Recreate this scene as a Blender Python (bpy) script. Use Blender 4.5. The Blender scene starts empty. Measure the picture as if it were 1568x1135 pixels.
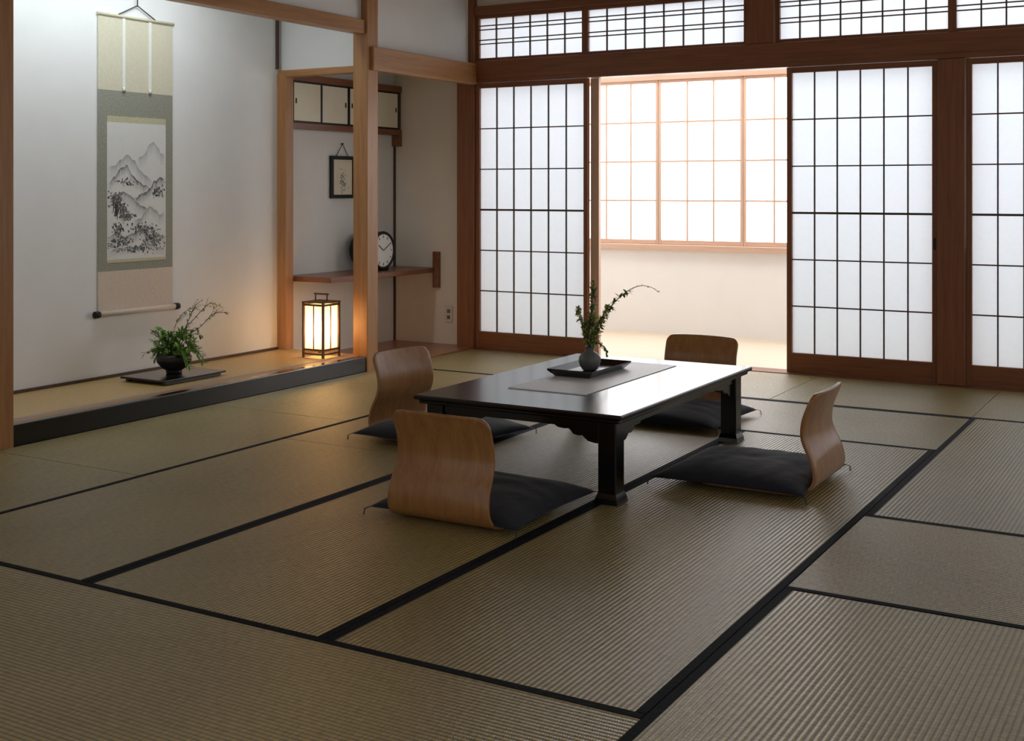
import bpy, bmesh, math, random
from mathutils import Vector, Matrix, Quaternion
random.seed(7)
S = 1.173   # metres per layout unit (camera height)
scene = bpy.context.scene
try:
    scene.view_settings.view_transform = 'Standard'
    scene.view_settings.look = 'None'
except Exception as e:
    print(e)

# ------------------------------------------------------------------ materials
def lin(c):
    def f(v):
        v /= 255.0
        return v/12.92 if v <= 0.04045 else ((v+0.055)/1.055)**2.4
    return (f(c[0]), f(c[1]), f(c[2]), 1.0)

def new_mat(name):
    m = bpy.data.materials.new(name)
    m.use_nodes = True
    nt = m.node_tree
    nt.nodes.clear()
    out = nt.nodes.new('ShaderNodeOutputMaterial')
    return m, nt, out

def N(nt, t, **kw):
    n = nt.nodes.new(t)
    for k, v in kw.items():
        setattr(n, k, v)
    return n

def plain(name, c, rough=0.6, var=0.06, nscale=12, bump=0.0, spec=0.4, metal=0.0, coat=0.0, sheen=0.0):
    m, nt, out = new_mat(name)
    p = N(nt, 'ShaderNodeBsdfPrincipled')
    tc = N(nt, 'ShaderNodeTexCoord')
    no = N(nt, 'ShaderNodeTexNoise')
    no.inputs['Scale'].default_value = nscale
    no.inputs['Detail'].default_value = 4
    nt.links.new(tc.outputs['Object'], no.inputs['Vector'])
    ramp = N(nt, 'ShaderNodeValToRGB')
    base = lin(c)
    ramp.color_ramp.elements[0].position = 0.3
    ramp.color_ramp.elements[1].position = 0.7
    ramp.color_ramp.elements[0].color = tuple(base[i]*(1-var) for i in range(3))+(1,)
    ramp.color_ramp.elements[1].color = tuple(min(1, base[i]*(1+var)) for i in range(3))+(1,)
    nt.links.new(no.outputs['Fac'], ramp.inputs['Fac'])
    nt.links.new(ramp.outputs['Color'], p.inputs['Base Color'])
    p.inputs['Roughness'].default_value = rough
    p.inputs['Metallic'].default_value = metal
    p.inputs['Specular IOR Level'].default_value = spec
    p.inputs['Coat Weight'].default_value = coat
    p.inputs['Coat Roughness'].default_value = 0.12
    p.inputs['Sheen Weight'].default_value = sheen
    if bump > 0:
        b = N(nt, 'ShaderNodeBump')
        b.inputs['Strength'].default_value = bump
        b.inputs['Distance'].default_value = 0.01
        nt.links.new(no.outputs['Fac'], b.inputs['Height'])
        nt.links.new(b.outputs['Normal'], p.inputs['Normal'])
    nt.links.new(p.outputs['BSDF'], out.inputs['Surface'])
    return m

def wood(name, c1, c2, axis='z', rough=0.45, scale=1.0, coat=0.0):
    m, nt, out = new_mat(name)
    p = N(nt, 'ShaderNodeBsdfPrincipled')
    tc = N(nt, 'ShaderNodeTexCoord')
    mp = N(nt, 'ShaderNodeMapping')
    sc = [26*scale]*3
    sc['xyz'.index(axis)] = 1.3*scale
    mp.inputs['Scale'].default_value = sc
    nt.links.new(tc.outputs['Object'], mp.inputs['Vector'])
    no = N(nt, 'ShaderNodeTexNoise')
    no.inputs['Scale'].default_value = 1.6
    no.inputs['Detail'].default_value = 6
    no.inputs['Roughness'].default_value = 0.65
    no.inputs['Distortion'].default_value = 0.6
    nt.links.new(mp.outputs['Vector'], no.inputs['Vector'])
    ramp = N(nt, 'ShaderNodeValToRGB')
    ramp.color_ramp.elements[0].position = 0.32
    ramp.color_ramp.elements[1].position = 0.68
    ramp.color_ramp.elements[0].color = lin(c1)
    ramp.color_ramp.elements[1].color = lin(c2)
    nt.links.new(no.outputs['Fac'], ramp.inputs['Fac'])
    nt.links.new(ramp.outputs['Color'], p.inputs['Base Color'])
    p.inputs['Roughness'].default_value = rough
    p.inputs['Coat Weight'].default_value = coat
    p.inputs['Coat Roughness'].default_value = 0.2
    b = N(nt, 'ShaderNodeBump')
    b.inputs['Strength'].default_value = 0.12
    b.inputs['Distance'].default_value = 0.003
    nt.links.new(no.outputs['Fac'], b.inputs['Height'])
    nt.links.new(b.outputs['Normal'], p.inputs['Normal'])
    nt.links.new(p.outputs['BSDF'], out.inputs['Surface'])
    return m

def tatami(name, c1, c2, axis):
    """rush matting; ribs run along `axis`"""
    m, nt, out = new_mat(name)
    p = N(nt, 'ShaderNodeBsdfPrincipled')
    tc = N(nt, 'ShaderNodeTexCoord')
    sep = N(nt, 'ShaderNodeSeparateXYZ')
    nt.links.new(tc.outputs['Object'], sep.inputs['Vector'])
    across = sep.outputs['Y' if axis == 'x' else 'X']
    along = sep.outputs['X' if axis == 'x' else 'Y']
    def sine(src, period):
        a = N(nt, 'ShaderNodeMath', operation='MULTIPLY')
        a.inputs[1].default_value = 2*math.pi/period
        nt.links.new(src, a.inputs[0])
        s = N(nt, 'ShaderNodeMath', operation='SINE')
        nt.links.new(a.outputs[0], s.inputs[0])
        h = N(nt, 'ShaderNodeMath', operation='MULTIPLY_ADD')
        h.inputs[1].default_value = 0.5
        h.inputs[2].default_value = 0.5
        nt.links.new(s.outputs[0], h.inputs[0])
        return h.outputs[0]
    rib = sine(across, 0.0155)
    thr = sine(along, 0.0060)
    mp = N(nt, 'ShaderNodeMapping')
    mp.inputs['Scale'].default_value = (170, 30, 1) if axis == 'x' else (30, 170, 1)
    nt.links.new(tc.outputs['Object'], mp.inputs['Vector'])
    no = N(nt, 'ShaderNodeTexNoise')
    no.inputs['Scale'].default_value = 1.0
    no.inputs['Detail'].default_value = 3
    nt.links.new(mp.outputs['Vector'], no.inputs['Vector'])
    n2 = N(nt, 'ShaderNodeTexNoise')
    n2.inputs['Scale'].default_value = 1.3
    n2.inputs['Detail'].default_value = 2
    nt.links.new(tc.outputs['Object'], n2.inputs['Vector'])
    mixf = N(nt, 'ShaderNodeMath', operation='MULTIPLY_ADD')
    mixf.inputs[1].default_value = 0.7
    nt.links.new(no.outputs['Fac'], mixf.inputs[0])
    ma = N(nt, 'ShaderNodeMath', operation='MULTIPLY')
    ma.inputs[1].default_value = 0.3
    nt.links.new(n2.outputs['Fac'], ma.inputs[0])
    nt.links.new(ma.outputs[0], mixf.inputs[2])
    ramp = N(nt, 'ShaderNodeValToRGB')
    ramp.color_ramp.elements[0].position = 0.35
    ramp.color_ramp.elements[1].position = 0.65
    ramp.color_ramp.elements[0].color = lin(c1)
    ramp.color_ramp.elements[1].color = lin(c2)
    nt.links.new(mixf.outputs[0], ramp.inputs['Fac'])
    mul = N(nt, 'ShaderNodeMix', data_type='RGBA', blend_type='MULTIPLY')
    mul.inputs['Factor'].default_value = 1.0
    nt.links.new(ramp.outputs['Color'], mul.inputs['A'])
    r2 = N(nt, 'ShaderNodeValToRGB')
    r2.color_ramp.elements[0].position = 0.0
    r2.color_ramp.elements[1].position = 0.5
    r2.color_ramp.elements[0].color = (0.48, 0.45, 0.39, 1)
    r2.color_ramp.elements[1].color = (1, 1, 1, 1)
    nt.links.new(rib, r2.inputs['Fac'])
    nt.links.new(r2.outputs['Color'], mul.inputs['B'])
    oi = N(nt, 'ShaderNodeObjectInfo')
    hsv = N(nt, 'ShaderNodeHueSaturation')
    vr = N(nt, 'ShaderNodeMapRange')
    vr.inputs['To Min'].default_value = 0.9
    vr.inputs['To Max'].default_value = 1.1
    nt.links.new(oi.outputs['Random'], vr.inputs['Value'])
    nt.links.new(vr.outputs['Result'], hsv.inputs['Value'])
    nt.links.new(mul.outputs['Result'], hsv.inputs['Color'])
    nt.links.new(hsv.outputs['Color'], p.inputs['Base Color'])
    p.inputs['Roughness'].default_value = 0.33
    p.inputs['Specular IOR Level'].default_value = 0.7
    h = N(nt, 'ShaderNodeMath', operation='MULTIPLY_ADD')
    h.inputs[1].default_value = 0.3
    nt.links.new(thr, h.inputs[0])
    nt.links.new(rib, h.inputs[2])
    b = N(nt, 'ShaderNodeBump')
    b.inputs['Strength'].default_value = 0.62
    b.inputs['Distance'].default_value = 0.0021
    nt.links.new(h.outputs[0], b.inputs['Height'])
    nt.links.new(b.outputs['Normal'], p.inputs['Normal'])
    nt.links.new(p.outputs['BSDF'], out.inputs['Surface'])
    return m

def paper(name, c, trans=0.65, emit=0.0, ec=(255, 255, 255)):
    m, nt, out = new_mat(name)
    tc = N(nt, 'ShaderNodeTexCoord')
    no = N(nt, 'ShaderNodeTexNoise')
    no.inputs['Scale'].default_value = 40
    no.inputs['Detail'].default_value = 5
    nt.links.new(tc.outputs['Object'], no.inputs['Vector'])
    ramp = N(nt, 'ShaderNodeValToRGB')
    base = lin(c)
    ramp.color_ramp.elements[0].color = tuple(v*0.95 for v in base[:3])+(1,)
    ramp.color_ramp.elements[1].color = base
    nt.links.new(no.outputs['Fac'], ramp.inputs['Fac'])
    d = N(nt, 'ShaderNodeBsdfDiffuse')
    t = N(nt, 'ShaderNodeBsdfTranslucent')
    nt.links.new(ramp.outputs['Color'], d.inputs['Color'])
    nt.links.new(ramp.outputs['Color'], t.inputs['Color'])
    mx = N(nt, 'ShaderNodeMixShader')
    mx.inputs['Fac'].default_value = trans
    nt.links.new(d.outputs[0], mx.inputs[1])
    nt.links.new(t.outputs[0], mx.inputs[2])
    last = mx.outputs[0]
    if emit > 0:
        e = N(nt, 'ShaderNodeEmission')
        e.inputs['Color'].default_value = lin(ec)
        e.inputs['Strength'].default_value = emit
        ad = N(nt, 'ShaderNodeAddShader')
        nt.links.new(last, ad.inputs[0])
        nt.links.new(e.outputs[0], ad.inputs[1])
        last = ad.outputs[0]
    nt.links.new(last, out.inputs['Surface'])
    return m

def ink_mat(name):
    m, nt, out = new_mat(name)
    p = N(nt, 'ShaderNodeBsdfPrincipled')
    a = N(nt, 'ShaderNodeAttribute')
    a.attribute_name = 'ink'
    nt.links.new(a.outputs['Color'], p.inputs['Base Color'])
    p.inputs['Roughness'].default_value = 0.8
    nt.links.new(p.outputs['BSDF'], out.inputs['Surface'])
    return m

M = {}
M['wall'] = plain('plaster_white', (235, 235, 233), 0.9, 0.015, 6, 0.03, 0.2)
M['wall_warm'] = plain('plaster_warm', (226, 214, 198), 0.9, 0.02, 6, 0.03, 0.2)
M['eng_wall'] = plain('plaster_cream', (249, 247, 244), 0.9, 0.01, 6, 0.0, 0.2)
M['ceil'] = wood('ceiling_boards', (150, 120, 85), (175, 142, 104), 'y', 0.6)
for ax in 'xyz':
    M['red_'+ax] = wood('cedar_red_'+ax, (122, 72, 42), (150, 94, 58), ax, 0.42)
    M['post_'+ax] = wood('cypress_post_'+ax, (160, 110, 66), (188, 138, 88), ax, 0.38)
    M['dark_'+ax] = wood('dark_lattice_'+ax, (66, 48, 36), (88, 64, 48), ax, 0.5)
    M['pale_'+ax] = wood('pale_sash_'+ax, (208, 172, 148), (222, 190, 168), ax, 0.5)  # haze and backlight on the frames put into a paler wood colour
M['shelf'] = wood('shelf_wood', (112, 66, 40), (140, 88, 54), 'y', 0.35, coat=0.2)
M['alcfloor'] = wood('alcove_floor', (140, 92, 58), (170, 116, 74), 'y', 0.3, coat=0.2)
M['eng_floor'] = wood('veranda_floor', (218, 202, 178), (230, 216, 194), 'x', 0.4)
M['ply'] = wood('bent_plywood', (156, 106, 60), (184, 132, 80), 'z', 0.30, coat=0.4)
M['tat_x'] = tatami('tatami_rush_x', (142, 130, 86), (198, 180, 126), 'x')
M['tat_y'] = tatami('tatami_rush_y', (142, 130, 86), (198, 180, 126), 'y')
M['toko_tat'] = tatami('toko_rush', (196, 160, 100), (216, 184, 126), 'y')
M['heri'] = plain('tatami_border_cloth', (19, 22, 30), 0.8, 0.15, 60, 0.2, 0.2)
M['heri_grey'] = plain('toko_border_cloth', (150, 150, 150), 0.7, 0.15, 80, 0.2)
M['lacquer'] = plain('black_lacquer', (13, 12, 13), 0.2, 0.05, 8, 0.0, 0.5, coat=0.4)
M['lacquer_table'] = plain('table_lacquer', (24, 13, 11), 0.24, 0.2, 5, 0.0, 0.5, coat=0.2)
M['cushion'] = plain('cushion_cloth', (40, 44, 54), 0.8, 0.1, 18, 0.35, 0.25, sheen=0.15)
M['thread'] = plain('tassel_thread', (60, 60, 66), 0.8)
M['shoji'] = paper('shoji_paper', (232, 243, 254), 0.42)
M['winpaper'] = paper('window_paper_daylit', (250, 250, 252), 0.3, 3.8, (246, 250, 255))  # the paper's own emission stands in for daylight behind it
M['lantpaper'] = paper('lantern_paper', (255, 232, 196), 0.8, 1.0, (255, 214, 150))
M['lantwood'] = wood('lantern_wood', (92, 62, 36), (120, 84, 50), 'z')
M['cream'] = plain('scroll_cream', (214, 208, 184), 0.85, 0.04, 60)
M['pinkcream'] = plain('scroll_pink', (218, 202, 186), 0.85, 0.04, 60)
M['sage'] = plain('scroll_brocade', (152, 152, 138), 0.8, 0.35, 160)
M['artpaper'] = plain('scroll_art_paper', (224, 224, 220), 0.85, 0.02, 20)
M['ribbon'] = plain('scroll_ribbon', (236, 236, 228), 0.8, 0.05, 90)
M['gold'] = plain('scroll_gold_trim', (196, 190, 158), 0.6, 0.1, 90)
M['ink'] = ink_mat('ink_wash')
M['black'] = plain('black_paint', (18, 17, 18), 0.4)
M['dial'] = plain('clock_dial', (244, 243, 238), 0.5, 0.02)
M['fusuma'] = plain('fusuma_paper', (236, 228, 206), 0.85, 0.02)
M['plate'] = plain('outlet_plate', (214, 206, 190), 0.4, 0.01)
M['socket'] = plain('outlet_socket', (120, 112, 100), 0.4, 0.01)
M['runner'] = plain('table_runner_linen', (240, 242, 248), 0.45, 0.04, 120, 0.0, 0.8)
M['ceramic'] = plain('vase_ceramic', (112, 116, 114), 0.5, 0.3, 25, 0.1)
M['bowl'] = plain('bowl_bronze', (34, 30, 28), 0.4, 0.3, 25, 0.1)
M['leaf'] = plain('leaf_green', (88, 128, 62), 0.5, 0.35, 30)
M['leaf2'] = plain('leaf_olive', (140, 152, 84), 0.5, 0.3, 30)
M['fern'] = plain('fern_bright', (118, 166, 66), 0.5, 0.3, 30)
M['stem'] = plain('stem_brown', (84, 66, 42), 0.7, 0.2, 40)
M['flower'] = plain('flower_cream', (226, 210, 140), 0.6, 0.1, 40)
M['cord'] = plain('hanging_cord', (60, 56, 50), 0.8)

# ------------------------------------------------------------------ builder
class B:
    def __init__(self, name):
        self.name = name
        self.bm = bmesh.new()
        self.mats = []
    def mi(self, k):
        if k not in self.mats:
            self.mats.append(k)
        return self.mats.index(k)
    def _box(self, mtx, k, bev):
        i = self.mi(k)
        r = bmesh.ops.create_cube(self.bm, size=1.0, matrix=mtx)
        vs = r['verts']
        fs = set(f for v in vs for f in v.link_faces)
        for f in fs:
            f.material_index = i
        if bev > 0:
            es = list(set(e for v in vs for e in v.link_edges))
            bmesh.ops.bevel(self.bm, geom=es, offset=bev, segments=2, profile=0.5, affect='EDGES', material=i)
    def box(self, x0, x1, y0, y1, z0, z1, k, bev=0.0):
        m = Matrix.Translation(((x0+x1)/2, (y0+y1)/2, (z0+z1)/2)) @ Matrix.Diagonal((abs(x1-x0), abs(y1-y0), abs(z1-z0), 1))
        self._box(m, k, bev)
    def face(self, pts, k, smooth=False):
        vs = [self.bm.verts.new(p) for p in pts]
        f = self.bm.faces.new(vs)
        f.material_index = self.mi(k)
        f.smooth = smooth
        return f
    def prism(self, pts, ext, k):
        i = self.mi(k)
        ext = Vector(ext)
        a = [self.bm.verts.new(Vector(p)) for p in pts]
        b = [self.bm.verts.new(Vector(p)+ext) for p in pts]
        fs = [self.bm.faces.new(a[::-1]), self.bm.faces.new(b)]
        n = len(pts)
        for j in range(n):
            fs.append(self.bm.faces.new((a[j], a[(j+1) % n], b[(j+1) % n], b[j])))
        for f in fs:
            f.material_index = i
        bmesh.ops.recalc_face_normals(self.bm, faces=fs)
    def tube(self, pts, r, k, seg=6, cap=True):
        i = self.mi(k)
        pts = [Vector(p) for p in pts]
        n = len(pts)
        rs = r if isinstance(r, (list, tuple)) else [r]*n
        rings = []
        up = None
        for j, p in enumerate(pts):
            d = (pts[min(j+1, n-1)]-pts[max(j-1, 0)]).normalized()
            if up is None:
                up = d.orthogonal().normalized()
            up = (up-d*up.dot(d))
            up = up.normalized() if up.length > 1e-6 else d.orthogonal().normalized()
            s = d.cross(up)
            rings.append([self.bm.verts.new(p+(up*math.cos(a)+s*math.sin(a))*rs[j]) for a in [2*math.pi*q/seg for q in range(seg)]])
        for j in range(n-1):
            for q in range(seg):
                f = self.bm.faces.new((rings[j][q], rings[j][(q+1) % seg], rings[j+1][(q+1) % seg], rings[j+1][q]))
                f.material_index = i
                f.smooth = True
        if cap:
            for rg in (rings[0][::-1], rings[-1]):
                f = self.bm.faces.new(rg)
                f.material_index = i
    def lathe(self, prof, c, k, seg=32, axis='z'):
        i = self.mi(k)
        rings = []
        for (r, z) in prof:
            ring = []
            for q in range(seg):
                a = 2*math.pi*q/seg
                if axis == 'z':
                    p = Vector((c[0]+r*math.cos(a), c[1]+r*math.sin(a), c[2]+z))
                else:
                    p = Vector((c[0]+z, c[1]+r*math.cos(a), c[2]+r*math.sin(a)))
                ring.append(self.bm.verts.new(p))
            rings.append(ring)
        for j in range(len(prof)-1):
            for q in range(seg):
                f = self.bm.faces.new((rings[j][q], rings[j][(q+1) % seg], rings[j+1][(q+1) % seg], rings[j+1][q]))
                f.material_index = i
                f.smooth = True
        for rg in (rings[0][::-1], rings[-1]):
            f = self.bm.faces.new(rg)
            f.material_index = i
    def leaf(self, p, d, L, W, k, curl=0.15):
        p = Vector(p); d = Vector(d).normalized()
        s = d.cross(Vector((random.uniform(-.4, .4), random.uniform(-.4, .4), 1))).normalized()
        n = s.cross(d).normalized()
        a = p+d*L*0.35+s*W*0.5+n*W*0.15
        b = p+d*L*0.35-s*W*0.5+n*W*0.15
        c = p+d*L*0.75+s*W*0.33-n*L*curl*0.4
        e = p+d*L*0.75-s*W*0.33-n*L*curl*0.4
        t = p+d*L-n*L*curl
        mid1 = p+d*L*0.35
        mid2 = p+d*L*0.75-n*L*curl*0.5
        for f in ([p, a, mid1], [p, mid1, b], [a, c, mid2, mid1], [mid1, mid2, e, b], [c, t, mid2], [mid2, t, e]):
            self.face(f, k, True)
    def done(self, loc=None, rotz=0.0, centre=True, mods=None):
        bm = self.bm
        bmesh.ops.scale(bm, vec=(S, S, S), verts=bm.verts)
        if loc is None and centre:
            mn = Vector((1e9,)*3); mx = Vector((-1e9,)*3)
            for v in bm.verts:
                for q in range(3):
                    mn[q] = min(mn[q], v.co[q]); mx[q] = max(mx[q], v.co[q])
            o = (mn+mx)/2
            o.z = mn.z
            bmesh.ops.translate(bm, vec=-o, verts=bm.verts)
        elif loc is not None:
            o = Vector(loc)*S
        else:
            o = Vector((0, 0, 0))
        me = bpy.data.meshes.new(self.name)
        bm.to_mesh(me)
        bm.free()
        for k in self.mats:
            me.materials.append(M[k])
        ob = bpy.data.objects.new(self.name, me)
        ob.location = o
        ob.rotation_euler = (0, 0, rotz)
        scene.collection.objects.link(ob)
        return ob

def spline(pts, n):
    pts = [Vector(p) for p in pts]
    out = []
    m = len(pts)-1
    for i in range(n+1):
        t = i/n*m
        j = min(int(t), m-1)
        u = t-j
        p0 = pts[max(j-1, 0)]; p1 = pts[j]; p2 = pts[j+1]; p3 = pts[min(j+2, m)]
        out.append(0.5*((2*p1)+(p2-p0)*u+(2*p0-5*p1+4*p2-p3)*u*u+(3*p1-p0-3*p2+p3)*u**3))
    return out

# ------------------------------------------------------------------ layout constants
XT = -4.05      # front plane of the alcove side
XW = -4.69      # alcove back wall
YB = 6.50       # shoji wall plane
YE = 7.85       # veranda outer wall
YP = 5.35       # partition between tokonoma and shelf alcove
x0, x1, x2, x3, x4 = -4.045, -3.265, -2.495, -1.72, -0.945
x5, x6 = -0.17, 0.605

# ------------------------------------------------------------------ floor & tatami
b = B('floor')
b.box(-4.75, 1.4, -0.6, 8.0, -0.09, -0.045, 'alcfloor')
b.done()
def mat(xa, xb, ya, yb, ax, hl=True, hr=True):
    b = B('tatami_mat')
    g = 0.0012
    b.box(xa+g, xb-g, ya+g, yb-g, -0.045, 0.0, 'tat_'+ax, 0.0015)
    w = 0.023
    if ax == 'y':
        if hl: b.box(xa+g, xa+w, ya+g, yb-g, -0.02, 0.0012, 'heri', 0.0005)
        if hr: b.box(xb-w, xb-g, ya+g, yb-g, -0.02, 0.0012, 'heri', 0.0005)
    else:
        if hl: b.box(xa+g, xb-g, ya+g, ya+w, -0.02, 0.0012, 'heri', 0.0005)
        if hr: b.box(xa+g, xb-g, yb-w, yb-g, -0.02, 0.0012, 'heri', 0.0005)
    b.done()
YF, YM, YN = 2.125, 4.82, 5.59
for ya, yb in ((YF, 3.01), (3.01, 4.17), (4.17, YN)):
    mat(x0, x1, ya, yb, 'y', False, False)
for ya, yb in ((YF, 3.75), (3.75, YN)):
    mat(x1, x2, ya, yb, 'y')
mat(x2, x3, YF, YM, 'y')
mat(x3, x4, YF, YM, 'y')
mat(x2, x4, YM, YN, 'x')
for xa, xb in ((x0, -3.35), (-3.35, -1.86), (-1.86, -0.945), (-0.945, 0.605)):
    mat(xa, xb, YN, YB-0.07, 'x', True, False)
for ya, yb in ((1.35, YF), (0.575, 1.35), (-0.2, 0.575)):
    mat(x0, x4, ya, yb, 'x')
for xa, xb in ((x4, x5), (x5, x6)):
    mat(xa, xb, 1.42, 2.97, 'y')
    mat(xa, xb, -0.13, 1.42, 'y')
    mat(xa, xb, 3.78, YN, 'y')
mat(x4, x6, 2.97, 3.78, 'x')

# ------------------------------------------------------------------ walls / ceiling
CE = 2.45
b = B('ceiling'); b.box(-4.2, 0.7, -0.2, YB+0.05, CE, CE+0.03, 'ceil'); b.done()
b = B('wall_left'); b.box(XT-0.1, XT-0.02, -0.2, 2.97, -0.045, CE, 'wall'); b.done()
b = B('wall_alcove_back'); b.box(XW-0.06, XW, 2.97, YB+0.08, -0.045, CE, 'wall'); b.done()
b = B('wall_alcove_left'); b.box(XW+0.002, XT-0.12, 2.97, 3.03, -0.045, CE, 'wall'); b.done()
b = B('wall_alcove_right'); b.box(XW+0.002, -4.165, YB, YB+0.06, -0.045, CE, 'wall_warm'); b.done()
b = B('ceiling_tokonoma'); b.box(XW+0.002, XT-0.1, 3.032, YP+0.02, 2.25, 2.28, 'ceil'); b.done()
b = B('ceiling_shelf_alcove'); b.box(XW+0.002, XT-0.05, YP+0.085, YB-0.002, 1.80, 1.82, 'wall'); b.done()
b = B('wall_above_tokonoma'); b.box(XT-0.075, XT-0.035, 3.1, YP, 1.935, CE-0.001, 'wall'); b.done()
b = B('wall_above_shelf_alcove'); b.box(XT-0.075, XT-0.035, YP+0.1, YB-0.05, 1.785, CE-0.001, 'wall'); b.done()
b = B('wall_partition'); b.box(XW+0.002, XT-0.1, YP+0.03, YP+0.07, 1.685, 2.249, 'wall'); b.done()

n = [0]
def trim(x_0, x_1, y_0, y_1, z_0, z_1, k, bev=0.003):
    n[0] += 1
    b = B('trim_%d' % n[0]); b.box(x_0, x_1, y_0, y_1, z_0, z_1, k, bev); return b.done()
trim(XT-0.105, XT+0.005, 2.975, 3.095, -0.045, CE, 'post_z')
trim(XT-0.09, XT+0.008, YP, YP+0.098, -0.045, CE, 'post_z')
trim(XT-0.075, XT-0.005, 3.097, YP-0.002, 1.855, 1.93, 'post_y')
trim(XT-0.03, XT+0.03, YP+0.03, YB-0.052, 1.655, 1.785, 'post_y')
trim(XT-0.12, XT+0.005, YB-0.05, YB+0.07, -0.045, CE, 'red_z')
trim(XW+0.001, XW+0.068, YP, YP+0.066, -0.045, 1.66, 'post_z')
trim(XW+0.001, XT-0.092, YP+0.005, YP+0.07, 1.645, 1.683, 'post_x')
trim(XW+0.001, XW+0.012, YB-0.012, YB-0.001, -0.04, 1.36, 'dark_z', 0)
trim(XW+0.001, XW+0.02, YP-0.012, YP-0.001, 1.69, 2.249, 'dark_z', 0)

# tokonoma raised floor
b = B('tokonoma_floor')
b.box(XT-0.05, XT, 3.097, YP-0.001, -0.045, 0.083, 'lacquer', 0.004)
b.box(XW+0.004, XT-0.051, 3.04, YP+0.06, -0.045, 0.080, 'toko_tat')
b.box(XT-0.10, XT-0.051, 3.097, YP-0.02, 0.075, 0.0815, 'post_y')
b.box(XT-0.125, XT-0.10, 3.097, YP-0.02, 0.075, 0.0815, 'heri_grey')
b.done()
b = B('baseboard_tokonoma'); b.box(XW+0.001, XW+0.012, 3.04, YP-0.001, 0.081, 0.094, 'dark_y'); b.done()
b = B('floor_shelf_alcove')
b.box(XW+0.002, XT-0.002, YP+0.1, YB-0.002, -0.045, 0.012, 'alcfloor', 0.002)
b.done()

# shoji wall
XR = 0.7
b = B('trim_lintel')
b.box(XT+0.006, XR, YB-0.045, YB+0.06, 1.665, 1.785, 'red_x', 0.004)
b.box(XT+0.006, XR, YB-0.06, YB-0.045, 1.695, 1.80, 'red_x', 0.004)
b.box(XT+0.006, XR, YB-0.045, YB+0.06, 2.09, 2.145, 'red_x', 0.004)
b.done()
b = B('wall_back_upper'); b.box(XT+0.006, XR, YB-0.01, YB+0.03, 2.146, CE-0.001, 'wall_warm'); b.done()
b = B('trim_threshold'); b.box(XT+0.006, XR, YB-0.069, YB+0.07, -0.045, 0.004, 'red_x', 0.002); b.done()
trim(-2.27, -2.11, YB-0.05, YB+0.06, 1.801, 2.089, 'red_z')
trim(-1.252, -1.118, YB-0.055, YB+0.065, 0.005, 1.664, 'red_z')
trim(0.45, 0.6, YB-0.055, YB+0.065, 0.005, 1.664, 'red_z')

def shoji(name, xa, xb, y, z0, z1, cols=6, rows=6, sw=0.028, bot=0.105, thick=(3,), k='dark', fr='red', kw=0.0068, pk='shoji', top=0.03, pull=False):
    b = B(name)
    d = 0.03
    b.box(xa, xa+sw, y, y+d, z0, z1, fr+'_z', 0.002)
    b.box(xb-sw, xb, y, y+d, z0, z1, fr+'_z', 0.002)
    b.box(xa+sw, xb-sw, y, y+d, z0, z0+bot, fr+'_x', 0.002)
    b.box(xa+sw, xb-sw, y, y+d, z1-top, z1, fr+'_x', 0.002)
    if pull:
        b.box(xb-sw*0.75, xb-sw*0.3, y-0.0012, y+0.002, 0.69, 0.75, 'black', 0.001)
    ia, ib, ja, jb = xa+sw, xb-sw, z0+bot, z1-top
    for i in range(1, cols):
        x = ia+(ib-ia)*i/cols
        b.box(x-kw/2, x+kw/2, y+0.008, y+0.018, ja, jb, k+'_z')
    for j in range(1, rows):
        z = ja+(jb-ja)*j/rows
        w = kw*1.7 if j in thick else kw
        b.box(ia, ib, y+0.007, y+0.0175, z-w/2, z+w/2, k+'_x')
    b.face([(ia-0.003, y+0.02, ja-0.003), (ib+0.003, y+0.02, ja-0.003), (ib+0.003, y+0.02, jb+0.003), (ia-0.003, y+0.02, jb+0.003)], pk)
    return b.done()
shoji('shoji_screen', -4.043, -3.257, YB-0.03, 0.006, 1.663)
shoji('shoji_screen', -2.045, -1.254, YB-0.03, 0.006, 1.663, pull=True)
shoji('shoji_screen', -1.116, -0.33, YB-0.03, 0.006, 1.663)
shoji('shoji_screen', -0.335, 0.449, YB+0.005, 0.006, 1.663)
trim(-3.255, -3.20, YB+0.005, YB+0.035, 0.006, 1.663, 'pale_z')

def ranma(xa, xb, cols):
    b = B('transom_screen')
    z0, z1, y = 1.801, 2.0895, YB-0.02
    sw = 0.02
    b.box(xa, xa+sw, y, y+0.03, z0, z1, 'red_z'); b.box(xb-sw, xb, y, y+0.03, z0, z1, 'red_z')
    b.box(xa+sw, xb-sw, y, y+0.03, z0, z0+sw, 'red_x'); b.box(xa+sw, xb-sw, y, y+0.03, z1-sw, z1, 'red_x')
    for i in range(1, cols):
        x = xa+sw+(xb-xa-2*sw)*i/cols
        b.box(x-0.0035, x+0.0035, y+0.006, y+0.018, z0+sw, z1-sw, 'dark_z')
    H = z1-z0-2*sw
    for f in (0.36, 0.46, 0.72, 0.82):
        z = z0+sw+H*f
        b.box(xa+sw, xb-sw, y+0.005, y+0.0175, z-0.003, z+0.003, 'dark_x')
    b.face([(xa+sw, y+0.02, z0+sw), (xb-sw, y+0.02, z0+sw), (xb-sw, y+0.02, z1-sw), (xa+sw, y+0.02, z1-sw)], 'shoji')
    b.done()
ranma(-4.043, -3.2802, 6)
ranma(-3.2798, -2.272, 8)
ranma(-2.108, -1.1852, 8)
ranma(-1.1848, -0.1952, 8)
ranma(-0.1948, 0.69, 8)

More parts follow.
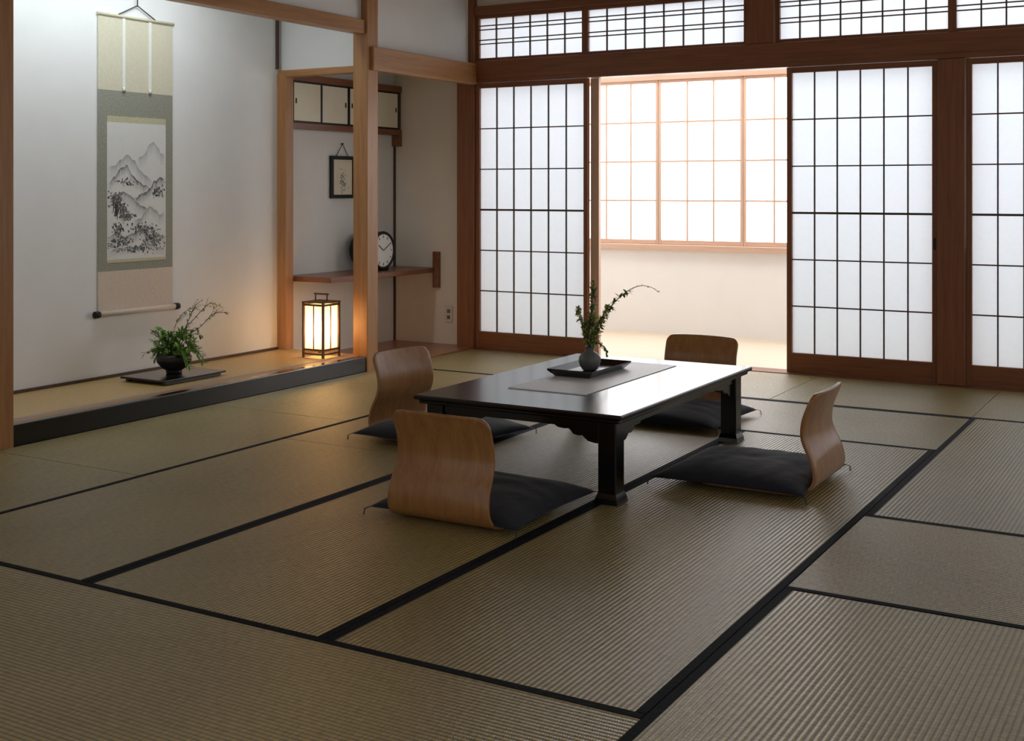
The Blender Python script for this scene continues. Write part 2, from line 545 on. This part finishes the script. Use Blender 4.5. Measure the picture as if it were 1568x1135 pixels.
# veranda
b = B('floor_veranda'); b.box(-4.4, XR, YB+0.07, YE, -0.045, 0.0, 'eng_floor'); b.done()
b = B('wall_veranda_lower'); b.box(-4.4, XR, YE, YE+0.06, -0.045, 0.575, 'eng_wall'); b.done()
b = B('wall_veranda_upper'); b.box(-4.4, XR, YE, YE+0.06, 2.19, 2.35, 'eng_wall'); b.done()
b = B('wall_veranda_left'); b.box(-4.46, -4.4, YB+0.08, YE+0.06, -0.045, 2.35, 'eng_wall'); b.done()
b = B('wall_veranda_right'); b.box(XR, XR+0.06, YB-0.05, YE+0.06, -0.045, CE, 'eng_wall'); b.done()
b = B('ceiling_veranda'); b.box(-4.46, XR+0.06, YB+0.062, YE+0.06, 2.35, 2.38, 'eng_wall'); b.done()
b = B('trim_veranda_sill')
b.box(-4.4, XR, YE-0.04, YE+0.07, 0.575, 0.615, 'pale_x', 0.003)
b.box(-4.4, XR, YE-0.02, YE+0.07, 1.765, 1.83, 'pale_x', 0.003)
b.done()
xs = [-4.4+0.0, -4.023, -3.404, -2.785, -2.166, -1.547, -0.928, -0.309, 0.31, 0.69]
for i in range(len(xs)-1):
    c = 3 if xs[i+1]-xs[i] > 0.5 else 2
    shoji('window_%d' % (i+1), xs[i]+0.001, xs[i+1]-0.001, YE+0.01, 0.616, 1.764, c, 4, 0.02, 0.03, (), 'pale', 'pale', 0.012, 'winpaper', 0.02)
    shoji('window_%d' % (i+11), xs[i]+0.001, xs[i+1]-0.001, YE+0.01, 1.831, 2.189, c, 1, 0.02, 0.02, (), 'pale', 'pale', 0.012, 'winpaper', 0.02)  # unseen upper row, added so its glow reaches the transom paper

# ------------------------------------------------------------------ shelf alcove
b = B('wall_cabinet')
cf = -4.632
b.box(XW+0.001, cf-0.006, YP+0.07, YB-0.001, 1.36, 1.66, 'dark_y')
b.box(XW+0.001, cf+0.004, YP+0.067, YB-0.001, 1.352, 1.388, 'shelf', 0.002)
b.box(XW+0.001, cf+0.004, YP+0.067, YB-0.001, 1.632, 1.672, 'shelf', 0.002)
b.box(XW+0.001, cf+0.004, YB-0.03, YB-0.001, 1.28, 1.352, 'shelf', 0.002)
ys = [YP+0.07+i*(YB-0.03-YP-0.07)/4 for i in range(5)]
for i in range(4):
    ya, yb = ys[i], ys[i+1]
    off = 0.0 if i % 2 == 0 else -0.003
    b.box(cf-0.006, cf+off, ya+0.001, yb-0.001, 1.389, 1.631, 'black')
    b.box(cf+off-0.002, cf+off+0.0012, ya+0.012, yb-0.012, 1.40, 1.62, 'fusuma')
    yk = ya+0.03 if i % 2 == 0 else yb-0.03
    b.box(cf+off, cf+off+0.003, yk-0.006, yk+0.006, 1.50, 1.53, 'black', 0.001)
b.done()
b = B('wall_shelf')
b.box(XW+0.001, -4.355, YP+0.075, YB-0.001, 0.468, 0.498, 'shelf', 0.003)
b.box(-4.37, -4.325, YB-0.028, YB-0.001, 0.37, 0.60, 'shelf', 0.002)
b.done()
b = B('wall_outlet')
b.box(-4.287, -4.232, YB-0.008, YB-0.0005, 0.15, 0.255, 'plate', 0.003)
for z in (0.183, 0.222):
    b.box(-4.272, -4.247, YB-0.0095, YB-0.007, z-0.012, z+0.012, 'socket', 0.001)
b.done()
# clock facing the room (+x)
b = B('mantel_clock')
R = 0.116
cy, cz = 6.075, 0.499+R*1.03+0.004
b.lathe([(R*0.8, -0.19), (R*0.95, -0.17), (R, -0.08), (R, -0.01), (R*1.03, 0.0), (R*1.0, 0.008), (R*0.88, 0.008), (R*0.86, 0.0)], (-4.47, cy, cz), 'black', 40, 'x')
b.lathe([(R*0.87, -0.002), (R*0.87, 0.003)], (-4.47, cy, cz), 'dial', 40, 'x')
for h in range(12):
    a = math.pi/6*h
    c, s = math.cos(a), math.sin(a)
    p = Vector((-4.466, cy, cz))
    b.tube([p+Vector((0, s, c))*R*0.66, p+Vector((0, s, c))*R*0.8], 0.0022, 'black', 4)
for a, L in ((math.radians(-55), 0.5), (math.radians(60), 0.7)):
    b.tube([(-4.464, cy, cz), (-4.464, cy+math.sin(a)*R*L, cz+math.cos(a)*R*L)], 0.002, 'black', 4)
b.box(-4.60, -4.475, cy-0.07, cy+0.07, 0.499, 0.525, 'black', 0.004)
b.done()

# ------------------------------------------------------------------ ink art helper
class Ink:
    """coloured flat strokes on a plane x = const; coords: y (right), z (up)"""
    def __init__(s, x): s.x = x; s.v = []; s.f = []; s.c = []
    def quad(s, pts, cols):
        i = len(s.v)
        for (y, z), c in zip(pts, cols):
            s.v.append((s.x*S, y*S, z*S)); s.c.append(c)
        s.f.append(tuple(range(i, i+len(pts))))
        s.x += 2e-7
    def ridge(s, ya, yb, zb, prof, rough, dark, fade, paperv=0.75, n=40, depth=0.1, holes=0.0):
        ph = [random.uniform(0, 6.28) for _ in range(6)]
        prev = None
        for i in range(n+1):
            t = i/n
            y = ya+(yb-ya)*t
            m = len(prof)-1
            q = min(int(t*m), m-1); u = t*m-q
            u2 = u*u*(3-2*u)
            h = prof[q]*(1-u2)+prof[q+1]*u2
            h += rough*sum(math.sin(t*(9+11*k)+ph[k])/(k+1.5) for k in range(6))*0.5
            z = zb+h
            dk = dark*(0.7+0.5*random.random())*min(1, 8*t+.15, 8*(1-t)+.15)
            cur = (y, z, dk)
            if prev:
                g0 = paperv-(paperv)*prev[2]; g1 = paperv-paperv*cur[2]
                mids = 0.35
                a0 = (prev[0], prev[1]); a1 = (cur[0], cur[1])
                m0 = (prev[0], prev[1]-depth*mids); m1 = (cur[0], cur[1]-depth*mids)
                e0 = (prev[0], prev[1]-depth); e1 = (cur[0], cur[1]-depth)
                gm0 = paperv-paperv*prev[2]*0.5*random.uniform(.4, 1.2); gm1 = paperv-paperv*cur[2]*0.5*random.uniform(.4, 1.2)
                s.quad([m0, m1, a1, a0], [gm0, gm1, g1, g0])
                s.quad([e0, e1, m1, m0], [paperv, paperv, gm1, gm0])
            prev = cur
    def blob(s, y, z, r, g):
        k = 7
        pts = [(y+r*random.uniform(.5, 1)*math.cos(6.283*i/k), z+r*random.uniform(.5, 1)*math.sin(6.283*i/k)) for i in range(k)]
        s.quad(pts, [g]*k)
    def make(s, name, parent):
        me = bpy.data.meshes.new(name)
        me.from_pydata(s.v, [], s.f)
        ca = me.color_attributes.new('ink', 'FLOAT_COLOR', 'POINT')
        for i, g in enumerate(s.c):
            ca.data[i].color = (g, g, g*0.98, 1)
        me.materials.append(M['ink'])
        ob = bpy.data.objects.new(name, me)
        scene.collection.objects.link(ob)
        ob.parent = parent
        ob.matrix_parent_inverse = Matrix.Translation(-Vector(parent.location))
        return ob

# hanging scroll
b = B('hanging_scroll')
sx = XW+0.006
ya, yb = 4.058, 4.540
zt, zb = 1.853, 0.395
b.box(XW+0.003, sx, ya, yb, 1.485, zt, 'cream')
b.box(XW+0.003, sx, ya, yb, 0.60, 1.485, 'sage')
b.box(XW+0.003, sx, ya, yb, zb+0.01, 0.60, 'pinkcream')
pa, pb, pz0, pz1 = 4.112, 4.492, 0.655, 1.33
b.box(sx-0.002, sx+0.001, pa, pb, pz0, pz1, 'artpaper')
b.box(sx-0.002, sx+0.0012, pa, pb, pz1, pz1+0.03, 'gold')
b.box(sx-0.002, sx+0.0012, pa, pb, pz0-0.015, pz0, 'gold')
for yy in (4.215, 4.385):
    b.box(sx, sx+0.004, yy-0.009, yy+0.009, 1.50, zt, 'ribbon')
    b.tube([(sx+0.003, yy, 1.505), (sx+0.003, yy, 1.485)], [0.004, 0.010], 'ribbon', 6)
b.tube([(sx+0.002, ya-0.006, zt), (sx+0.002, yb+0.006, zt)], 0.008, 'cream', 8)
b.tube([(sx+0.012, ya-0.004, zb), (sx+0.012, yb+0.004, zb)], 0.0135, 'pinkcream', 12)
b.tube([(sx+0.012, ya-0.03, zb), (sx+0.012, ya-0.004, zb)], 0.017, 'black', 12)
b.tube([(sx+0.012, yb+0.004, zb), (sx+0.012, yb+0.03, zb)], 0.017, 'black', 12)
ym = (ya+yb)/2
b.tube([(sx+0.004, ya+0.12, zt+0.006), (sx+0.006, ym, zt+0.065), (sx+0.004, yb-0.12, zt+0.006)], 0.003, 'cord', 5)
b.tube([(sx+0.006, ym, zt+0.06), (sx+0.004, ym, 2.24)], 0.003, 'cord', 5)
sc = b.done()
ik = Ink(sx+0.0015)
PV = 0.72
def ry(f): return pa+(pb-pa)*f
def rz(f): return pz0+(pz1-pz0)*f
ik.ridge(ry(.50), ry(.99), rz(.74), [0, .01, .03, .075, .085, .06, .03, .02], .006, .42, 1, PV, 40, .06)
ik.ridge(ry(.02), ry(.75), rz(.58), [0.06, .07, .10, .13, .10, .05, .02, 0], .008, .5, 1, PV, 50, .06)
ik.ridge(ry(.02), ry(.72), rz(.53), [0.02, .05, .09, .10, .06, .03, .01, 0], .012, .9, 1, PV, 50, .045)
ik.ridge(ry(.45), ry(.99), rz(.45), [0, .01, .02, .05, .09, .10, .085], .014, .95, 1, PV, 50, .05)
ik.ridge(ry(.05), ry(.7), rz(.36), [0.06, .08, .09, .07, .04, .02, 0], .010, .7, 1, PV, 50, .05)
ik.ridge(ry(.45), ry(.98), rz(.28), [0, .01, .04, .07, .05, .03, .04], .010, .55, 1, PV, 50, .05)
ik.ridge(ry(.02), ry(.98), rz(.11), [0.04, .06, .04, .05, .07, .04, .05, .03], .010, .8, 1, PV, 60, .05)
ik.ridge(ry(.02), ry(.98), rz(.05), [0.01, .02, .03, .02, .04, .02, .01], .008, .6, 1, PV, 60, .03)
for (cy_, cz_, ry_, rz_, nn) in ((.14, .43, .11, .045, 130), (.22, .36, .12, .04, 130), (.32, .32, .14, .03, 80), (.60, .22, .22, .03, 130), (.2, .13, .2, .03, 130), (.78, .13, .18, .04, 130), (.86, .5, .12, .03, 80), (.3, .56, .18, .015, 40), (.5, .07, .4, .02, 90), (.18, .22, .1, .03, 60)):
    for _ in range(nn):
        a = random.gauss(0, .5); c = random.gauss(0, .5)
        ik.blob(min(max(ry(cy_)+a*(pb-pa)*ry_, pa+.008), pb-.008), max(rz(cz_)+c*(pz1-pz0)*rz_*1.4, pz0+.012), random.uniform(.003, .008), random.uniform(.02, .28))
for _ in range(14):
    yy = ry(random.choice([.12, .16, .22, .27, .08])+random.uniform(-.02, .02)); zz = rz(random.uniform(.28, .36))
    hh = random.uniform(.03, .07)
    ik.quad([(yy-.002, zz), (yy+.002, zz), (yy+.003, zz+hh), (yy, zz+hh)], [.05]*4)
ik.make('ink_landscape', sc)

# framed picture
b = B('framed_picture')
fx = XW+0.02
fy0, fy1, fz0, fz1 = 5.825, 6.06, 0.945, 1.205
b.box(XW+0.002, fx, fy0, fy0+0.022, fz0, fz1, 'black', 0.002)
b.box(XW+0.002, fx, fy1-0.022, fy1, fz0, fz1, 'black', 0.002)
b.box(XW+0.002, fx, fy0+0.022, fy1-0.022, fz0, fz0+0.022, 'black', 0.002)
b.box(XW+0.002, fx, fy0+0.022, fy1-0.022, fz1-0.022, fz1, 'black', 0.002)
b.box(XW+0.002, XW+0.010, fy0+0.02, fy1-0.02, fz0+0.02, fz1-0.02, 'fusuma')
fm = (fy0+fy1)/2
b.tube([(XW+0.008, fy0+0.06, fz1), (XW+0.01, fm, fz1+0.075), (XW+0.008, fy1-0.06, fz1)], 0.0025, 'cord', 5)
b.tube([(XW+0.001, fm, fz1+0.075), (XW+0.016, fm, fz1+0.077)], 0.004, 'cord', 6)
fp = b.done()
ik = Ink(XW+0.0105)
for _ in range(120):
    a = random.gauss(0, .4)
    ik.blob(fm+0.004+random.gauss(0, .016), 1.05+a*0.09, random.uniform(.002, .006), random.uniform(.05, .3))
for q in range(6):
    ik.blob(fm-0.05, 1.10-q*0.012, .003, .1)
ik.make('ink_figure', fp)

# ------------------------------------------------------------------ lantern
b = B('paper_lantern')
lx, ly, lz, w, H = -4.27, 5.235, 0.0805, 0.068, 0.30
for sx_ in (-1, 1):
    for sy in (-1, 1):
        b.box(lx+sx_*w-0.006, lx+sx_*w+0.006, ly+sy*w-0.006, ly+sy*w+0.006, lz+0.001, lz+H, 'lantwood', 0.001)
for z in (0.022, 0.045, H-0.012):
    for s_ in (-1, 1):
        b.box(lx-w, lx+w, ly+s_*w-0.005, ly+s_*w+0.005, lz+z-0.005, lz+z+0.005, 'lantwood')
        b.box(lx+s_*w-0.005, lx+s_*w+0.005, ly-w, ly+w, lz+z-0.005, lz+z+0.005, 'lantwood')
b.box(lx-w-0.008, lx+w+0.008, ly-w-0.008, ly+w+0.008, lz+H, lz+H+0.006, 'lantwood', 0.001)
for s_ in (-1, 1):
    b.box(lx-0.003, lx+0.003, ly+s_*(w-0.003)-0.002, ly+s_*(w-0.003)+0.002, lz+0.05, lz+H-0.015, 'lantwood')
    b.box(lx+s_*(w-0.003)-0.002, lx+s_*(w-0.003)+0.002, ly-0.003, ly+0.003, lz+0.05, lz+H-0.015, 'lantwood')
q = w-0.006
cs = [(lx-q, ly-q), (lx+q, ly-q), (lx+q, ly+q), (lx-q, ly+q)]
for i in range(4):
    a, c = cs[i], cs[(i+1) % 4]
    b.face([(a[0], a[1], lz+0.045), (c[0], c[1], lz+0.045), (c[0], c[1], lz+H-0.012), (a[0], a[1], lz+H-0.012)], 'lantpaper')
b.tube([(lx-0.04, ly, lz+H+0.005), (lx-0.04, ly, lz+H+0.045)], 0.004, 'lantwood', 6)
b.tube([(lx+0.04, ly, lz+H+0.005), (lx+0.04, ly, lz+H+0.045)], 0.004, 'lantwood', 6)
b.tube([(lx-0.05, ly, lz+H+0.045), (lx+0.05, ly, lz+H+0.045)], 0.005, 'lantwood', 6)
b.done()

# ------------------------------------------------------------------ table
b = B('low_table')
tx0, tx1, ty0, ty1, tz = -2.405, -1.616, 3.442, 4.672, 0.292
b.box(tx0, tx1, ty0, ty1, tz-0.016, tz, 'lacquer_table', 0.005)
b.box(tx0+0.014, tx1-0.014, ty0+0.014, ty1-0.014, tz-0.030, tz-0.016, 'lacquer', 0.004)
ins = 0.066
ax0, ax1, ay0, ay1 = tx0+ins-0.022, tx1-ins+0.022, ty0+ins-0.022, ty1-ins+0.022
za, zb2 = tz-0.058, tz-0.030
b.box(ax0, ax1, ay0, ay0+0.02, za, zb2, 'lacquer', 0.001)
b.box(ax0, ax1, ay1-0.02, ay1, za, zb2, 'lacquer', 0.001)
b.box(ax0, ax0+0.02, ay0, ay1, za, zb2, 'lacquer', 0.001)
b.box(ax1-0.02, ax1, ay0, ay1, za, zb2, 'lacquer', 0.001)
br = [(0, 0), (0.165, 0), (0.162, -0.006), (0.15, -0.012), (0.128, -0.014), (0.112, -0.012), (0.104, -0.018), (0.096, -0.028), (0.078, -0.032), (0.062, -0.030), (0.054, -0.037), (0.042, -0.046), (0.02, -0.050), (0, -0.051)]
for sx_, px in ((1, tx0+ins), (-1, tx1-ins)):
    for sy, py in ((1, ty0+ins), (-1, ty1-ins)):
        L = 0.032
        b.box(px-L, px+L, py-L, py+L, 0.03, zb2, 'lacquer', 0.004)
        for (r0, r1, za_, zb_) in ((L+0.006, L, 0.018, 0.034), (L+0.009, L+0.006, 0.0022, 0.018)):
            lo = [Vector((px+a*r0, py+c*r0, za_)) for a, c in ((-1, -1), (1, -1), (1, 1), (-1, 1))]
            hi = [Vector((px+a*r1, py+c*r1, zb_)) for a, c in ((-1, -1), (1, -1), (1, 1), (-1, 1))]
            for i in range(4):
                b.face([lo[i], lo[(i+1) % 4], hi[(i+1) % 4], hi[i]], 'lacquer')
            b.face(lo[::-1], 'lacquer'); b.face(hi, 'lacquer')
        yy = py-sy*0.018
        b.prism([(px+sx_*(L+d), yy, za+0.004+z) for d, z in br], (0, sy*0.016, 0), 'lacquer')
        xx = px-sx_*0.018
        b.prism([(xx, py+sy*(L+d), za+0.004+z) for d, z in br], (sx_*0.016, 0, 0), 'lacquer')
b.done()
b = B('table_runner')
b.box(-2.193, -1.884, 3.73, 4.53, tz+0.0005, tz+0.0025, 'runner')
for e, yy in ((-1, 3.73), (1, 4.53)):
    for i in range(50):
        xx = -2.19+0.303*i/49
        b.tube([(xx, yy, tz+0.0015), (xx+random.uniform(-.002, .002), yy+e*0.014, tz+0.0015)], 0.0007, 'runner', 3)
b.done()
b = B('vase_tray')
ta, tb_, tc_, td = -2.20, -2.01, 4.03, 4.375
z0 = tz+0.003
b.box(ta+0.02, tb_-0.02, tc_+0.02, td-0.02, z0, z0+0.008, 'lacquer', 0.002)
bot = [(ta+0.02, tc_+0.02), (tb_-0.02, tc_+0.02), (tb_-0.02, td-0.02), (ta+0.02, td-0.02)]
top = [(ta, tc_), (tb_, tc_), (tb_, td), (ta, td)]
for i in range(4):
    p, q_, r_, s_ = bot[i], bot[(i+1) % 4], top[(i+1) % 4], top[i]
    v = [Vector((p[0], p[1], z0+0.002)), Vector((q_[0], q_[1], z0+0.002)), Vector((r_[0], r_[1], z0+0.022)), Vector((s_[0], s_[1], z0+0.022))]
    b.face(v, 'lacquer')
    b.face([x+Vector((0, 0, 0.006)) for x in v][::-1], 'lacquer')
    b.face([v[3], v[2], v[2]+Vector((0, 0, 0.006)), v[3]+Vector((0, 0, 0.006))], 'lacquer')
b.done()

D1 = Vector((0.86, 0.5, 0))
D2 = Vector((-0.5, 0.86, 0))
vb = Vector((-2.10, 4.19, tz+0.0115))
b = B('flower_vase')
b.lathe([(0.022, 0), (0.028, 0.003), (0.038, 0.018), (0.043, 0.036), (0.041, 0.052), (0.030, 0.066), (0.017, 0.073), (0.014, 0.080), (0.018, 0.090), (0.0195, 0.092), (0.016, 0.091), (0.011, 0.082), (0.010, 0.05)], vb, 'ceramic', 36)
mouth = vb+Vector((0, 0, 0.085))
def stem(b, base, pts, r0, r1, k='stem', n=14):
    P = [Vector(base)]+[Vector(base)+D1*p[0]+D2*p[2]+Vector((0, 0, p[1])) for p in pts]
    c = spline(P, n)
    b.tube(c, [r0+(r1-r0)*i/n for i in range(n+1)], k, 5)
    return c
def along(c, f):
    t = f*(len(c)-1); j = min(int(t), len(c)-2)
    return c[j].lerp(c[j+1], t-j), (c[j+1]-c[j]).normalized()
def rnd():
    return Vector((random.gauss(0, 1), random.gauss(0, 1), random.gauss(0, 1))).normalized()
def leafy(b, c, n, L, W, keys, f0=0.2, f1=1.0, spread=0.9):
    for i in range(n):
        p, d = along(c, f0+(f1-f0)*random.random())
        dd = (d*0.5+rnd()*spread).normalized()
        b.leaf(p, dd, L*random.uniform(.7, 1.3), W*random.uniform(.7, 1.3), random.choice(keys))
c = stem(b, mouth, [(0.0, .08, 0), (0.01, .17, .01), (.015, .255, .0)], .0028, .001)
leafy(b, c, 105, .026, .011, ['leaf', 'leaf2', 'leaf'], .12)
c = stem(b, mouth, [(0.02, .06, .01), (0.06, .13, .01), (.12, .20, .0), (.185, .238, 0), (.235, .235, 0), (.268, .215, .0)], .0026, .0008, n=24)
leafy(b, c, 110, .025, .011, ['leaf', 'leaf2', 'leaf'], .1, .58)
leafy(b, c, 16, .008, .004, ['stem', 'leaf2'], .58, 1)
c = stem(b, mouth, [(-.02, .05, 0), (-.035, .11, .01), (-.045, .15, .01)], .0022, .001)
leafy(b, c, 100, .020, .010, ['leaf2', 'flower', 'leaf'], .2)
c = stem(b, mouth, [(.02, .04, -.02), (.045, .10, -.02), (.07, .16, -.02)], .0022, .001)
leafy(b, c, 100, .022, .011, ['leaf2', 'flower', 'leaf'], .2)
c = stem(b, mouth, [(.01, .05, -.02), (.015, .12, -.03)], .0022, .001)
leafy(b, c, 100, .022, .011, ['flower', 'leaf2', 'leaf'], .2)
c = stem(b, mouth, [(-.01, .05, .02), (-.015, .10, .03)], .0022, .001)
leafy(b, c, 80, .022, .011, ['flower', 'leaf2', 'leaf'], .2)
c = stem(b, mouth, [(.03, .02, -.01), (.055, .005, -.01), (.068, -.03, -.01)], .002, .001)
leafy(b, c, 40, .016, .008, ['leaf'], .2)
b.done()

# ------------------------------------------------------------------ tokonoma flower arrangement
b = B('ikebana_tray')
b.box(-4.545, -4.25, 4.07, 4.475, 0.0955, 0.106, 'lacquer', 0.002)
for xx in (-4.52, -4.275):
    b.box(xx-0.01, xx+0.01, 4.09, 4.455, 0.082, 0.0955, 'lacquer', 0.001)
b.done()
b = B('ikebana_arrangement')
ib = Vector((-4.40, 4.275, 0.107))
b.lathe([(0.035, 0), (0.04, 0.006), (0.036, 0.012), (0.06, 0.028), (0.082, 0.055), (0.085, 0.075), (0.076, 0.092), (0.07, 0.094), (0.068, 0.088), (0.07, 0.07)], ib, 'bowl', 36)
m0 = ib+Vector((0, 0, 0.075))
for i in range(36):
    a = random.uniform(0, 6.283); r = random.uniform(.05, .14)
    h = random.uniform(.02, .13)
    e = (math.cos(a)*r, h, math.sin(a)*r*0.6)
    c = stem(b, m0, [(e[0]*.5, h*.8+.02, e[2]*.5), e], .0018, .0008, 'leaf', 6)
    leafy(b, c, 16, .032, .013, ['leaf', 'fern', 'leaf2'], .3)
for e in ((-.10, .02, 0), (.14, .0, 0), (.15, -.03, -.03), (-.09, -.01, -.02), (.08, -.04, -.06), (.13, .04, -.03), (.10, -.05, -.08)):
    c = stem(b, m0, [(e[0]*.6, .05, e[2]), e], .002, .0008, 'leaf', 10)
    for j in range(26):
        p, d = along(c, .2+.8*j/26)
        sgn = 1 if j % 2 else -1
        b.leaf(p, (d*0.5+Vector((0, 0, 1))*0.5*sgn).normalized(), .028, .011, 'fern')
for pts in ([(.03, .08, 0), (.07, .18, 0), (.10, .25, .01), (.14, .28, .01)], [(.05, .09, 0), (.13, .15, 0), (.19, .21, 0), (.26, .22, 0)], [(.04, .12, 0), (.10, .19, 0), (.17, .26, 0), (.22, .25, 0)],
            [(.01, .08, 0), (.0, .14, 0), (.05, .22, 0), (.11, .24, .01)], [(-.04, .06, 0), (-.08, .10, 0), (-.10, .13, 0)]):
    c = stem(b, m0, pts, .0026, .0009, n=16)
    leafy(b, c, 26, .018, .010, ['leaf2', 'flower', 'leaf'], .25)
    for _ in range(4):
        p, d = along(c, random.uniform(.4, .9))
        e = p+(d+rnd()*.8).normalized()*.05
        b.tube([p, (p+e)/2+rnd()*.004, e], [.0012, .001, .0007], 'stem', 4)
        b.leaf(e, rnd(), .012, .007, 'leaf2')
b.done()

# ------------------------------------------------------------------ floor chairs
def zaisu(loc, rot):
    prof = [(.40, .010), (.30, .0095), (.17, .0095), (.09, .010), (.045, .016), (.014, .036), (.002, .072), (.008, .118), (.026, .165), (.035, .205), (.030, .25), (.014, .295), (-.006, .338)]
    c = spline([(p[0], 0, p[1]) for p in prof], 72)
    L = [0]
    for i in range(1, len(c)):
        L.append(L[-1]+(c[i]-c[i-1]).length)
    tot = L[-1]
    bm_b = B('floor_chair')
    nx = 18
    i_ = bm_b.mi('ply')
    rows = []
    for i, p in enumerate(c):
        z = p.z
        s_end = tot-L[i]; s_st = L[i]
        if p.x > 0.06 and z < 0.02:
            W = 0.182
        else:
            t = min(1, max(0, (z-0.01)/0.33))
            W = 0.184-0.012*t-0.006*math.sin(math.pi*t)
        r = 0.04
        for s in (s_end, s_st):
            if s < r:
                d = r-s
                W = W-r+math.sqrt(max(0, r*r-d*d))
        row = []
        bow = 0.012*min(1, max(0, (z-0.06)/0.12))
        for j in range(nx+1):
            f = -1+2*j/nx
            row.append(bm_b.bm.verts.new((p.x+bow*f*f, f*W, z)))
        rows.append(row)
    for i in range(len(rows)-1):
        for j in range(nx):
            f = bm_b.bm.faces.new((rows[i][j], rows[i+1][j], rows[i+1][j+1], rows[i][j+1]))
            f.material_index = i_; f.smooth = True
    ob = bm_b.done(loc=loc, rotz=rot)
    md = ob.modifiers.new('thick', 'SOLIDIFY')
    md.thickness = 0.011*S
    md.offset = 0
    bv = ob.modifiers.new('bev', 'BEVEL'); bv.width = 0.002; bv.segments = 2; bv.limit_method = 'ANGLE'
    ob.location.z = -0.0015*S
    return ob

def zabuton(loc, rot, seed):
    rr = random.Random(seed)
    b = B('floor_cushion')
    i_ = b.mi('cushion')
    n_ = 36
    a = 0.262
    ph = [rr.uniform(0, 6.28) for _ in range(8)]
    def shape(u, v, side):
        x = u*a*(1-0.06*(1-v*v))
        y = v*a*(1-0.06*(1-u*u))
        e = ((1-abs(u)**3.2)*(1-abs(v)**3.2))**0.55
        w = 0
        for k in range(4):
            w += math.sin(u*(7+4*k)+v*(5-3*k)*1.3+ph[k])*0.0009
        ang = math.atan2(v, u); rad = math.hypot(u, v)
        w += 0.0012*math.sin(ang*9+ph[5])*min(1, rad)*e
        dip = -0.008*math.exp(-(rad/0.14)**2)
        if side > 0:
            z = 0.026+(0.052+dip)*e+w*e
        else:
            z = 0.026-0.009*e
        return (x, y, z)
    top = [[b.bm.verts.new(shape(-1+2*i/n_, -1+2*j/n_, 1)) for j in range(n_+1)] for i in range(n_+1)]
    bot = [[top[i][j] if i in (0, n_) or j in (0, n_) else b.bm.verts.new(shape(-1+2*i/n_, -1+2*j/n_, -1)) for j in range(n_+1)] for i in range(n_+1)]
    for i in range(n_):
        for j in range(n_):
            f = b.bm.faces.new((top[i][j], top[i+1][j], top[i+1][j+1], top[i][j+1])); f.smooth = True; f.material_index = i_
            f = b.bm.faces.new((bot[i][j+1], bot[i+1][j+1], bot[i+1][j], bot[i][j])); f.smooth = True; f.material_index = i_
    for sx_ in (-1, 1):
        for sy in (-1, 1):
            c0 = Vector((sx_*a, sy*a, 0.026))
            for q in range(3):
                e = c0+Vector((sx_*rr.uniform(.004, .014), sy*rr.uniform(.004, .014), -0.024))
                b.tube([c0-Vector((sx_, sy, 0))*.004, (c0+e)/2+Vector((sx_*.003, sy*.003, .006)), e], .0010, 'thread', 4)
    b.tube([(0, 0, 0.062), (0, 0, 0.072)], .004, 'thread', 6)
    return b.done(loc=loc, rotz=rot)

def seat(x, y, rot, seed, off=0.275):
    zaisu((x, y, 0), rot)
    c, s = math.cos(rot), math.sin(rot)
    zabuton((x+c*off, y+s*off, 0.0), rot, seed)
seat(-2.0, 2.985, math.pi/2, 1)
seat(-2.955, 4.12, -0.10, 2, 0.245)
seat(-2.03, 5.2, -math.pi/2, 3)
seat(-1.13, 4.05, math.pi, 4)

# ------------------------------------------------------------------ lights
def area(name, loc, rot, sx_, sy_, power, col):
    l = bpy.data.lights.new(name, 'AREA')
    l.shape = 'RECTANGLE'; l.size = sx_*S; l.size_y = sy_*S
    l.energy = power; l.color = col
    o = bpy.data.objects.new(name, l)
    o.location = Vector(loc)*S
    o.rotation_euler = rot
    scene.collection.objects.link(o)
    return o
area('tokonoma_downlight', (-4.25, 3.9, 2.24), (0, math.radians(-8), 0), 0.2, 1.4, 15, (0.80, 0.92, 1.0))
area('veranda_ceiling_light', (-1.9, 7.1, 2.34), (0, 0, 0), 4.2, 0.5, 34, (1.0, 0.98, 0.95))  # added fill with no known fixture, brightens the veranda and the room
pl = bpy.data.lights.new('lantern_bulb', 'POINT'); pl.energy = 3.0; pl.color = (1.0, 0.68, 0.36); pl.shadow_soft_size = 0.02
po = bpy.data.objects.new('lantern_bulb', pl); po.location = Vector((lx, ly, lz+0.16))*S; scene.collection.objects.link(po)

w = bpy.data.worlds.new('world'); scene.world = w; w.use_nodes = True
bg = w.node_tree.nodes['Background']
bg.inputs['Color'].default_value = (1.0, 0.97, 0.94, 1)
bg.inputs['Strength'].default_value = 0.38

# ------------------------------------------------------------------ camera
cam = bpy.data.cameras.new('camera')
cam.sensor_width = 36
cam.lens = 36*1860/1568
cam.shift_y = -0.177
cam.clip_start = 0.05
co = bpy.data.objects.new('camera', cam)
co.location = (0, 0, S)
co.rotation_euler = (math.radians(90), 0, math.radians(30.28))
scene.collection.objects.link(co)
scene.camera = co
